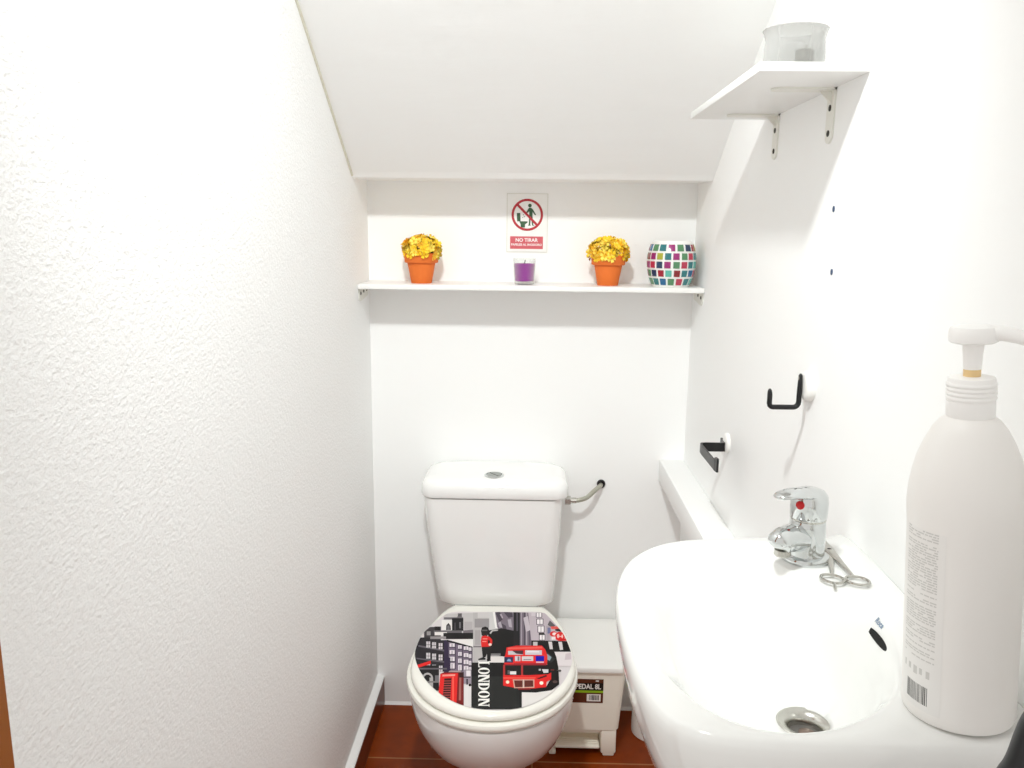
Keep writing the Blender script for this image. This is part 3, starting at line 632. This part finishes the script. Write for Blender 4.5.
# ------------------------------------------------------------------ white cylinder on the floor in the corner
g = G(); g.lathe([(.052, 0), (.055, .003), (.0555, .01), (.0535, .20), (.0535, .30), (.050, .305), (.0485, .303), (.0485, .03), (.0, .025)], (.3495, 2.030, 0), 48, cap1=False)
tag(obj('round_canister', g, M_whiteplastic), 'plain white round canister on the floor behind the washbasin', 'canister')

# ------------------------------------------------------------------ washbasin
BZ = .965
WB = thing('washbasin', 'white ceramic washbasin fixed to the right wall', 'sink', (XR, .80, BZ-.16))
out_c = [(XR, 1.012), (.39, 1.016), (.30, 1.017), (.20, 1.002), (.147, .968), (.115, .915), (.099, .845), (.095, .76), (.099, .67), (.114, .608), (.150, .580), (.22, .573), (.31, .574), (.39, .575), (XR, .578), (XR, .80)]
in_c = [(.292, .948), (.245, .962), (.19, .958), (.152, .940), (.130, .890), (.121, .82), (.120, .74), (.126, .675), (MIDX, .622), (.19, .594), (.235, .593), (.280, .613), (.318, .645), (.345, .690), (.362, .745), (.366, .795), (.353, .832), (.330, .868), (.311, .910)]
DR_C = Vector((.290, .766)); NA = 144
def polar(ctrl, n):
    pts = [Vector((p.x, p.y)) for p in crom([(x, y, 0) for x, y in ctrl], 14)]
    res = []
    for k in range(n):
        a = 2*PI*k/n; d = Vector((math.cos(a), math.sin(a))); best = None
        for i in range(len(pts)):
            p, q = pts[i]-DR_C, pts[(i+1) % len(pts)]-DR_C; e_ = q-p
            den = d.x*e_.y-d.y*e_.x
            if abs(den) < 1e-12: continue
            s_ = (p.x*e_.y-p.y*e_.x)/den; u_ = (p.x*d.y-p.y*d.x)/den
            if s_ > 0 and -1e-6 <= u_ <= 1+1e-6: best = s_ if best is None else max(best, s_)
        res.append(best)
    return res
ro, ri = polar(out_c, NA), polar(in_c, NA)
def ring_of(fn, zfn):
    o = []
    for k in range(NA):
        a = 2*PI*k/NA; r = fn(k); x, y = DR_C.x+r*math.cos(a), DR_C.y+r*math.sin(a)
        o.append(Vector((min(x, XR), y, zfn(k, x, y))))
    return o
zrim = lambda x: BZ + .0035*max(0, (x-.36)/.06)   # slight upstand at the wall
def body_ring(s_, z, blend=0):                    # outside: drawn in towards the wall and the outlet
    o = []
    for k in range(NA):
        a = 2*PI*k/NA; x, y = DR_C.x+ro[k]*math.cos(a), DR_C.y+ro[k]*math.sin(a)
        x2 = XR-(XR-x)*s_; y2 = .795+(y-.795)*(1-(1-s_)*.62)
        o.append(Vector((x2, y2, z)))
    return o
R_list = [body_ring(.36, BZ-.178), body_ring(.52, BZ-.172), body_ring(.70, BZ-.150), body_ring(.862, BZ-.118), body_ring(.95, BZ-.082), body_ring(.985, BZ-.05), body_ring(.998, BZ-.026),
          ring_of(lambda k: ro[k], lambda k, x, y: zrim(x)-.014), ring_of(lambda k: ro[k]-.0008, lambda k, x, y: zrim(x)-.007), ring_of(lambda k: ro[k]-.0035, lambda k, x, y: zrim(x)-.002), ring_of(lambda k: ro[k]-.0075, lambda k, x, y: zrim(x)+.0002),
          ring_of(lambda k: ri[k]+(ro[k]-ri[k])*.45 if ro[k]-ri[k] > .012 else ri[k]+.004, lambda k, x, y: zrim(x)*.5+BZ*.5+.0002), ring_of(lambda k: ri[k]+.003, lambda k, x, y: BZ-.0002), ring_of(lambda k: ri[k]-.002, lambda k, x, y: BZ-.0025), ring_of(lambda k: ri[k]-.007, lambda k, x, y: BZ-.009)]
for s_, z in ((.90, -.026), (.84, -.046), (.76, -.066), (.66, -.082), (.54, -.093), (.40, -.100), (.26, -.1045)):
    R_list.append(ring_of(lambda k, s_=s_: max(.024, (ri[k]-.008)*s_), lambda k, x, y, z=z: BZ+z))
R_list.append(ring_of(lambda k: .0245, lambda k, x, y: BZ-.107)); R_list.append(ring_of(lambda k: .0215, lambda k, x, y: BZ-.109)); R_list.append(ring_of(lambda k: .0210, lambda k, x, y: BZ-.14))
g = G(); g.loft(R_list, True, True); obj('basin', g, M_basin, WB, angle=60)
dz = BZ-.1075
g = G(); g.lathe([(.0285, 0), (.0290, .0012), (.0275, .0024), (.0215, .0012), (.0178, -.003), (.0165, -.006), (.0165, -.012)], (DR_C.x, DR_C.y, dz), 40, cap0=False, cap1=False)
dr = obj('drain_ring', g, M_steel, WB)
g = G(); g.lathe([(.0165, -.0115), (.0, -.0115)], (DR_C.x, DR_C.y, dz), 40, cap0=False, cap1=False); obj('outlet', g, mat('outlet_dull_metal', (.20, .19, .18), .5, metal=.7), dr)
g = G(); g.lathe([(.0085, -.011), (.0085, -.0085), (.006, -.007), (.0, -.0068)], (DR_C.x+.002, DR_C.y-.002, dz), 24, cap0=False, cap1=False); obj('outlet_screw', g, mat('outlet_rosy_brass', srgb(140, 122, 112), .35, metal=.8), dr)
# overflow slot on the inner back slope
from mathutils.bvhtree import BVHTree
bv = BVHTree.FromPolygons([tuple(v) for v in g.v], g.f) if False else None
basin = [o for o in C.objects if o.name == 'basin'][0]
bvh = BVHTree.FromPolygons([v.co + LOC['basin'] for v in basin.data.vertices], [tuple(p.vertices) for p in basin.data.polygons])
def on_basin(px, py):
    d = ((px-512)/F_PX*RT - (py-384)/F_PX*UP + fwd).normalized(); h = bvh.ray_cast(Vector((0, 0, CAM_Z)), d)
    return h[0], h[1]
# ------------------------------------------------------------------ overflow + maker's mark
pc, nc = on_basin(878, 639)
nc = nc.normalized() if nc.z > 0 else -nc.normalized()
pa, _ = on_basin(867.5, 627); pb, _ = on_basin(887, 651)
ax_ = (pb-pa); L_ = ax_.length; ax_ = (ax_-nc*ax_.dot(nc)).normalized(); ay_ = nc.cross(ax_)
g = G(); n = 28; rim = []; inn = []; dp = []
for k in range(n):
    c, s = math.cos(2*PI*k/n), math.sin(2*PI*k/n)
    x = L_*.5*math.copysign(abs(c)**.9, c); y = .0036*math.copysign(abs(s)**.8, s)
    rim.append(pc+ax_*x+ay_*y+nc*.0014); inn.append(pc+ax_*x*1.06+ay_*y*1.35-nc*.002)
g.loft([inn, rim], True, True); obj('overflow_slot', g, M_hole, WB)
pl_, nl = on_basin(880, 623.5); nl = nl.normalized() if nl.z > 0 else -nl.normalized()
v, f = text_geo('Roca', .0085, 1., .0002)
ex = (ax_-nl*ax_.dot(nl)).normalized(); ey = nl.cross(ex)
g = G(); g.add(place(v, pl_+nl*.0006, ex, ey), f); obj('maker_mark', g, mat('blue_grey_print', srgb(120, 140, 165), .4), WB, smooth=False)

# ------------------------------------------------------------------ mixer tap
FP = Vector((.3395, .944, BZ+.0003))
t = thing('mixer_tap', 'chrome single lever tap standing on the washbasin', 'tap', FP)
g = G(); g.lathe([(.0285, 0), (.0290, .003), (.0275, .0065), (.0240, .008)], FP, 40); obj('base_ring', g, M_chrome, t)
g = G(); g.lathe([(.0225, .007), (.0220, .012), (.0218, .036), (.0212, .044), (.0206, .051), (.0195, .053)], FP, 40); obj('tap_body', g, M_chrome, t)
sd = Vector((-.80, -.60, 0)).normalized()
p0 = FP+Vector((0, 0, .028))
sp_pts = [p0+sd*.006, p0+sd*.020+Vector((0, 0, .003)), p0+sd*.035+Vector((0, 0, .006)), p0+sd*.048+Vector((0, 0, .006)), p0+sd*.056+Vector((0, 0, .003)), p0+sd*.0595+Vector((0, 0, -.001))]
g = G(); g.tube(crom(sp_pts, 4, closed=False), [.0165]*9+[.0158]*4+[.0150]*3+[.0138, .012, .010, .007, .002], 20); so_ = obj('spout', g, M_chrome, t)
g = G(); c_ = p0+sd*.046+Vector((0, 0, -.0115)); g.lathe([(.0095, .006), (.0100, 0), (.0085, -.002), (.0, -.001)], c_, 24, cap1=False); obj('aerator', g, M_steel, so_)
g = G(); g.lathe([(.0206, .0535), (.0218, .056), (.0222, .0735), (.0210, .0815), (.0170, .0870), (.010, .0896), (.0, .0901)], FP, 40, cap1=False)
ld = Vector((-.93, -.36, 0)).normalized(); lw = Vector((-ld.y, ld.x, 0)); rings = []
for s_, w, zc, th in ((-.012, .016, .0810, .006), (.006, .0185, .0837, .0065), (.022, .0170, .0855, .0052), (.034, .0140, .0855, .0042), (.043, .0110, .0845, .0036), (.048, .0070, .0840, .0026), (.0495, .003, .0838, .0014)):
    rings.append([FP+ld*s_+lw*(w*math.cos(2*PI*k/20))+Vector((0, 0, zc+th*math.sin(2*PI*k/20))) for k in range(20)])
g.loft(rings); le = obj('lever', g, M_chrome, t)
dd = Vector((-.72, -.69, 0)).normalized(); dw = Vector((-dd.y, dd.x, 0)); c_ = FP+dd*.0212+Vector((0, 0, .0735))
g = G(); rr = [[c_+dd*o_+dw*r_*math.cos(2*PI*k/20)+Vector((0, 0, r_*math.sin(2*PI*k/20))) for k in range(20)] for o_, r_ in ((0, .0052), (.0022, .0052), (.0032, .0030))]
g.loft(rr); obj('hot_mark', g, M_red, le)
c_ = FP+Vector((.47*-1, -.88, 0)).normalized()*.0205
g = G(); g.lathe([(.0206, .0512), (.0211, .0525), (.0206, .0537)], FP, 40, cap0=False, cap1=False); obj('lever_seam', g, M_steel, t)

# ------------------------------------------------------------------ scissors lying behind the tap
SZ0 = BZ+.0022
t = thing('scissors', 'small steel scissors lying open beside the tap on the washbasin', 'scissors', (.366, .905, SZ0))
def bz(x, y, k=0): return Vector((x, y, SZ0+.0022+k))
def loop(cx0, cy0, ra, rb, ang, tr):
    p = []
    for k in range(29):
        a = 2*PI*k/28; x, y = ra*math.cos(a), rb*math.sin(a)
        p.append(bz(cx0+x*math.cos(ang)-y*math.sin(ang), cy0+x*math.sin(ang)+y*math.cos(ang)))
    return p
pv = at(829, 552.5, 2, SZ0); tip = Vector((pv.x+.004, pv.y+.030, 0))
l1, l2 = at(832.5, 579, 2, SZ0+.002), at(857.5, 581, 2, SZ0+.002)
for c0, sgn, kz in ((l1, 1, 0), (l2, -1, .0016)):
    g = G(); d = Vector((c0.x-pv.x, c0.y-pv.y, 0)); dn = d.normalized(); an = math.atan2(dn.y, dn.x); ra = .0128
    an2 = an*.35
    g.tube(loop(c0.x, c0.y, ra, .0112, an2, 0), .0018, 8, cap=False)
    st = Vector((c0.x, c0.y, 0))-dn*.0115
    g.tube([bz(pv.x, pv.y, kz), bz(pv.x+(st.x-pv.x)*.5, pv.y+(st.y-pv.y)*.5, kz*.6), bz(st.x, st.y)], [(.0014, .0062), (.0013, .0036), (.0014, .0020)], 10, flat=(0, 0, 1))
    td = Vector((.10*sgn+.08, 1, 0)).normalized(); tw = Vector((td.y, -td.x, 0))
    for s0, s1, w0, w1 in ((0, .008, .0060, .0058), (.008, .036, .0058, .0012)):
        a1, b1 = Vector((pv.x, pv.y, 0))+td*s0, Vector((pv.x, pv.y, 0))+td*s1
        g.loft([[bz(q.x, q.y, kz+h) for q, h in ((a_-tw*w, -.0008), (a_+tw*w, -.0008), (a_+tw*w, .0008), (a_-tw*w, .0008))] for a_, w in ((a1, w0), (b1, w1))])
    if sgn == 1:
        e0 = Vector((c0.x, c0.y, 0))+Vector((-.003, -.012, 0)); g.tube([bz(e0.x, e0.y), bz(e0.x-.001, e0.y-.006), bz(e0.x-.003, e0.y-.013, -.001)], [.0018, .0018, .0015], 8)
    obj('blade', g, M_steel, t)
g = G(); g.lathe([(.0028, .001), (.0028, .0050), (.001, .0056)], (pv.x, pv.y, SZ0), 16); obj('pivot_screw', g, M_screw, t)

# ------------------------------------------------------------------ pump bottle (built upright at the origin, then stood on the basin)
B = thing('pump_bottle', 'tall white pump bottle with small grey label at the basin corner', 'bottle', (.3615, .6255, BZ+.0026))
B.rotation_euler = (0, math.radians(-4.1), 0)
LOC[B.name] = Vector()
g = G(); rb = .0422
g.lathe([(.0, .0012), (.033, .0010), (.038, 0), (.0415, .002), (.0428, .006), (rb, .012), (rb, .156), (.0430, .172), (.0418, .186), (.0395, .199), (.0362, .211), (.0315, .2225), (.0262, .2325), (.0215, .2385), (.0170, .2415), (.0160, .2425), (.0160, .2475)], n=72, cap0=False)
for p in g.v: p.z *= 1.04
obj('bottle_body', g, M_bottle, B)
# the label wraps the side facing the tap
g = G(); a0, a1 = math.radians(170), math.radians(226); zl0, zl1 = .010, .163
def lp(a, z, k): return Vector(((rb+.00012+.00005*k)*math.cos(a), (rb+.00012+.00005*k)*math.sin(a), z))
def lrect(u0_, u1_, z0, z1, k, mi, n=8):
    aa = [a0+(a1-a0)*(u0_+(u1_-u0_)*i/n) for i in range(n+1)]
    g.loft([[lp(a, z0, k) for a in aa], [lp(a, z1, k) for a in aa]], False, False, mi, closed=False)
lrect(0, 1, zl0, zl1, 0, 0, 16)
rnd = random.Random(5); z = .157
while z > .052:
    u = .08
    while u < .84:
        w = rnd.uniform(.05, .16)
        if rnd.random() < .9: lrect(u, min(u+w, .86), z, z+.00105, 1, 1, 3)
        u += w+.02
    z -= .0020 if rnd.random() > .12 else .0042
for k in range(5): lrect(.1+.15*k, .1+.15*k+rnd.uniform(.05, .11), .0385+rnd.uniform(0, .002), .0455, 1, 1, 3)
u = .22
while u < .74:
    w = rnd.choice((.010, .016, .028)); lrect(u, u+w, .016, .0315, 1, 2, 2); u += w+rnd.choice((.010, .018))
for p in g.v: p.z *= 1.04
obj('label', g, [mat('label_pale_film', (.83, .82, .80), .4), mat('label_grey_print', srgb(204, 203, 200), .5), mat('label_barcode_print', srgb(110, 110, 108), .5)], B)
def up(g):
    for p in g.v: p.z += .0095
g = G(); g.lathe([(.0165, .2415), (.0172, .2425), (.0172, .2545)], n=56)
for k in range(4): g.lathe([(.0172, .2555+k*.0035), (.0178, .2565+k*.0035), (.0178, .2575+k*.0035), (.0172, .2585+k*.0035)], n=56)
g.lathe([(.0168, .2545), (.0168, .270), (.0162, .2725), (.012, .2735), (.0, .2735)], n=56, cap1=False); up(g); obj('collar', g, M_pump, B)
g = G(); g.lathe([(.0062, .2735), (.0062, .279)], n=28); up(g); st = obj('stem_ring', g, M_amber, B)
g = G(); g.lathe([(.0064, .279), (.0072, .293), (.0080, .300)], n=28); up(g); obj('stem', g, M_pump, B)
g = G(); g.lathe([(.0080, .2985), (.0150, .2995), (.0172, .3010), (.0175, .3030), (.0172, .3090), (.0155, .3120), (.008, .3130), (.0, .3130)], n=36, cap1=False)
up(g); hd = obj('pump_head', g, M_pump, B)
nd = Vector((.72, -.69, 0)).normalized()
g = G(); g.tube(crom([nd*.010+Vector((0, 0, .3075)), nd*.020+Vector((0, 0, .3072)), nd*.034+Vector((0, 0, .3045)), nd*.046+Vector((0, 0, .2990)), nd*.051+Vector((0, 0, .2950))], 5, closed=False), [.0062-.0018*i/20 for i in range(21)], 14); up(g); obj('nozzle', g, M_pump, B)

# ------------------------------------------------------------------ dark hose beside the basin
t = thing('rubber_hose', 'dark grey rubber hose curving up to the wall at the near corner of the washbasin', 'hose', (.30, .50, 0))
pa, pb = at(1020, 764, 1, .50), at(1046, 712, 1, .49)
dn = (pb-pa).normalized()
pts = crom([(.30, .50, .0), (.30, .50, .30), (.305, .50, .60), (.312, .50, .85), pa-dn*.035, pa, pb, (pb.x+.035, .485, pb.z+.035), (XR-.002, .485, pb.z+.05)], 8, closed=False)
g = G(); g.tube(pts, .0095, 24); obj('hose', g, M_rubber, t)
g = G(); g.lathe([(.016, 0), (.016, .006), (.012, .010), (.0098, .010)], n=28); q_ = pts[-1]; g.v = [Vector((XR-v.z, q_.y+v.x, q_.z+v.y)) for v in g.v]; obj('wall_collar', g, M_black, t)

# ------------------------------------------------------------------ light
def lamp(name, kind, loc, energy, col, **kw):
    d = bpy.data.lights.new(name, kind); d.energy = energy; d.color = col
    for k, v in kw.items(): setattr(d, k, v)
    o = bpy.data.objects.new(name, d); C.objects.link(o); o.location = loc; return o
L1 = lamp('ceiling_spotlight', 'SPOT', (-.125, .52, 2.19), 100., (.965, 1., .985), spot_size=math.radians(94), spot_blend=1., shadow_soft_size=.055)
L1.rotation_euler = Vector((.02, 1.45, -1.72)).to_track_quat('-Z', 'Y').to_euler()
w = bpy.data.worlds.new('room_beyond_the_door'); bpy.context.scene.world = w; w.use_nodes = True
w.node_tree.nodes['Background'].inputs['Color'].default_value = (1., .97, .93, 1)
w.node_tree.nodes['Background'].inputs['Strength'].default_value = 1.15
cy = bpy.context.scene.cycles; cy.max_bounces = 24; cy.diffuse_bounces = 14; cy.glossy_bounces = 8; cy.transparent_max_bounces = 16; cy.sample_clamp_indirect = 8
vs = bpy.context.scene.view_settings
vs.view_transform = 'Standard'; vs.look = 'None'; vs.gamma = 1.; vs.exposure = -.40; vs.use_curve_mapping = False
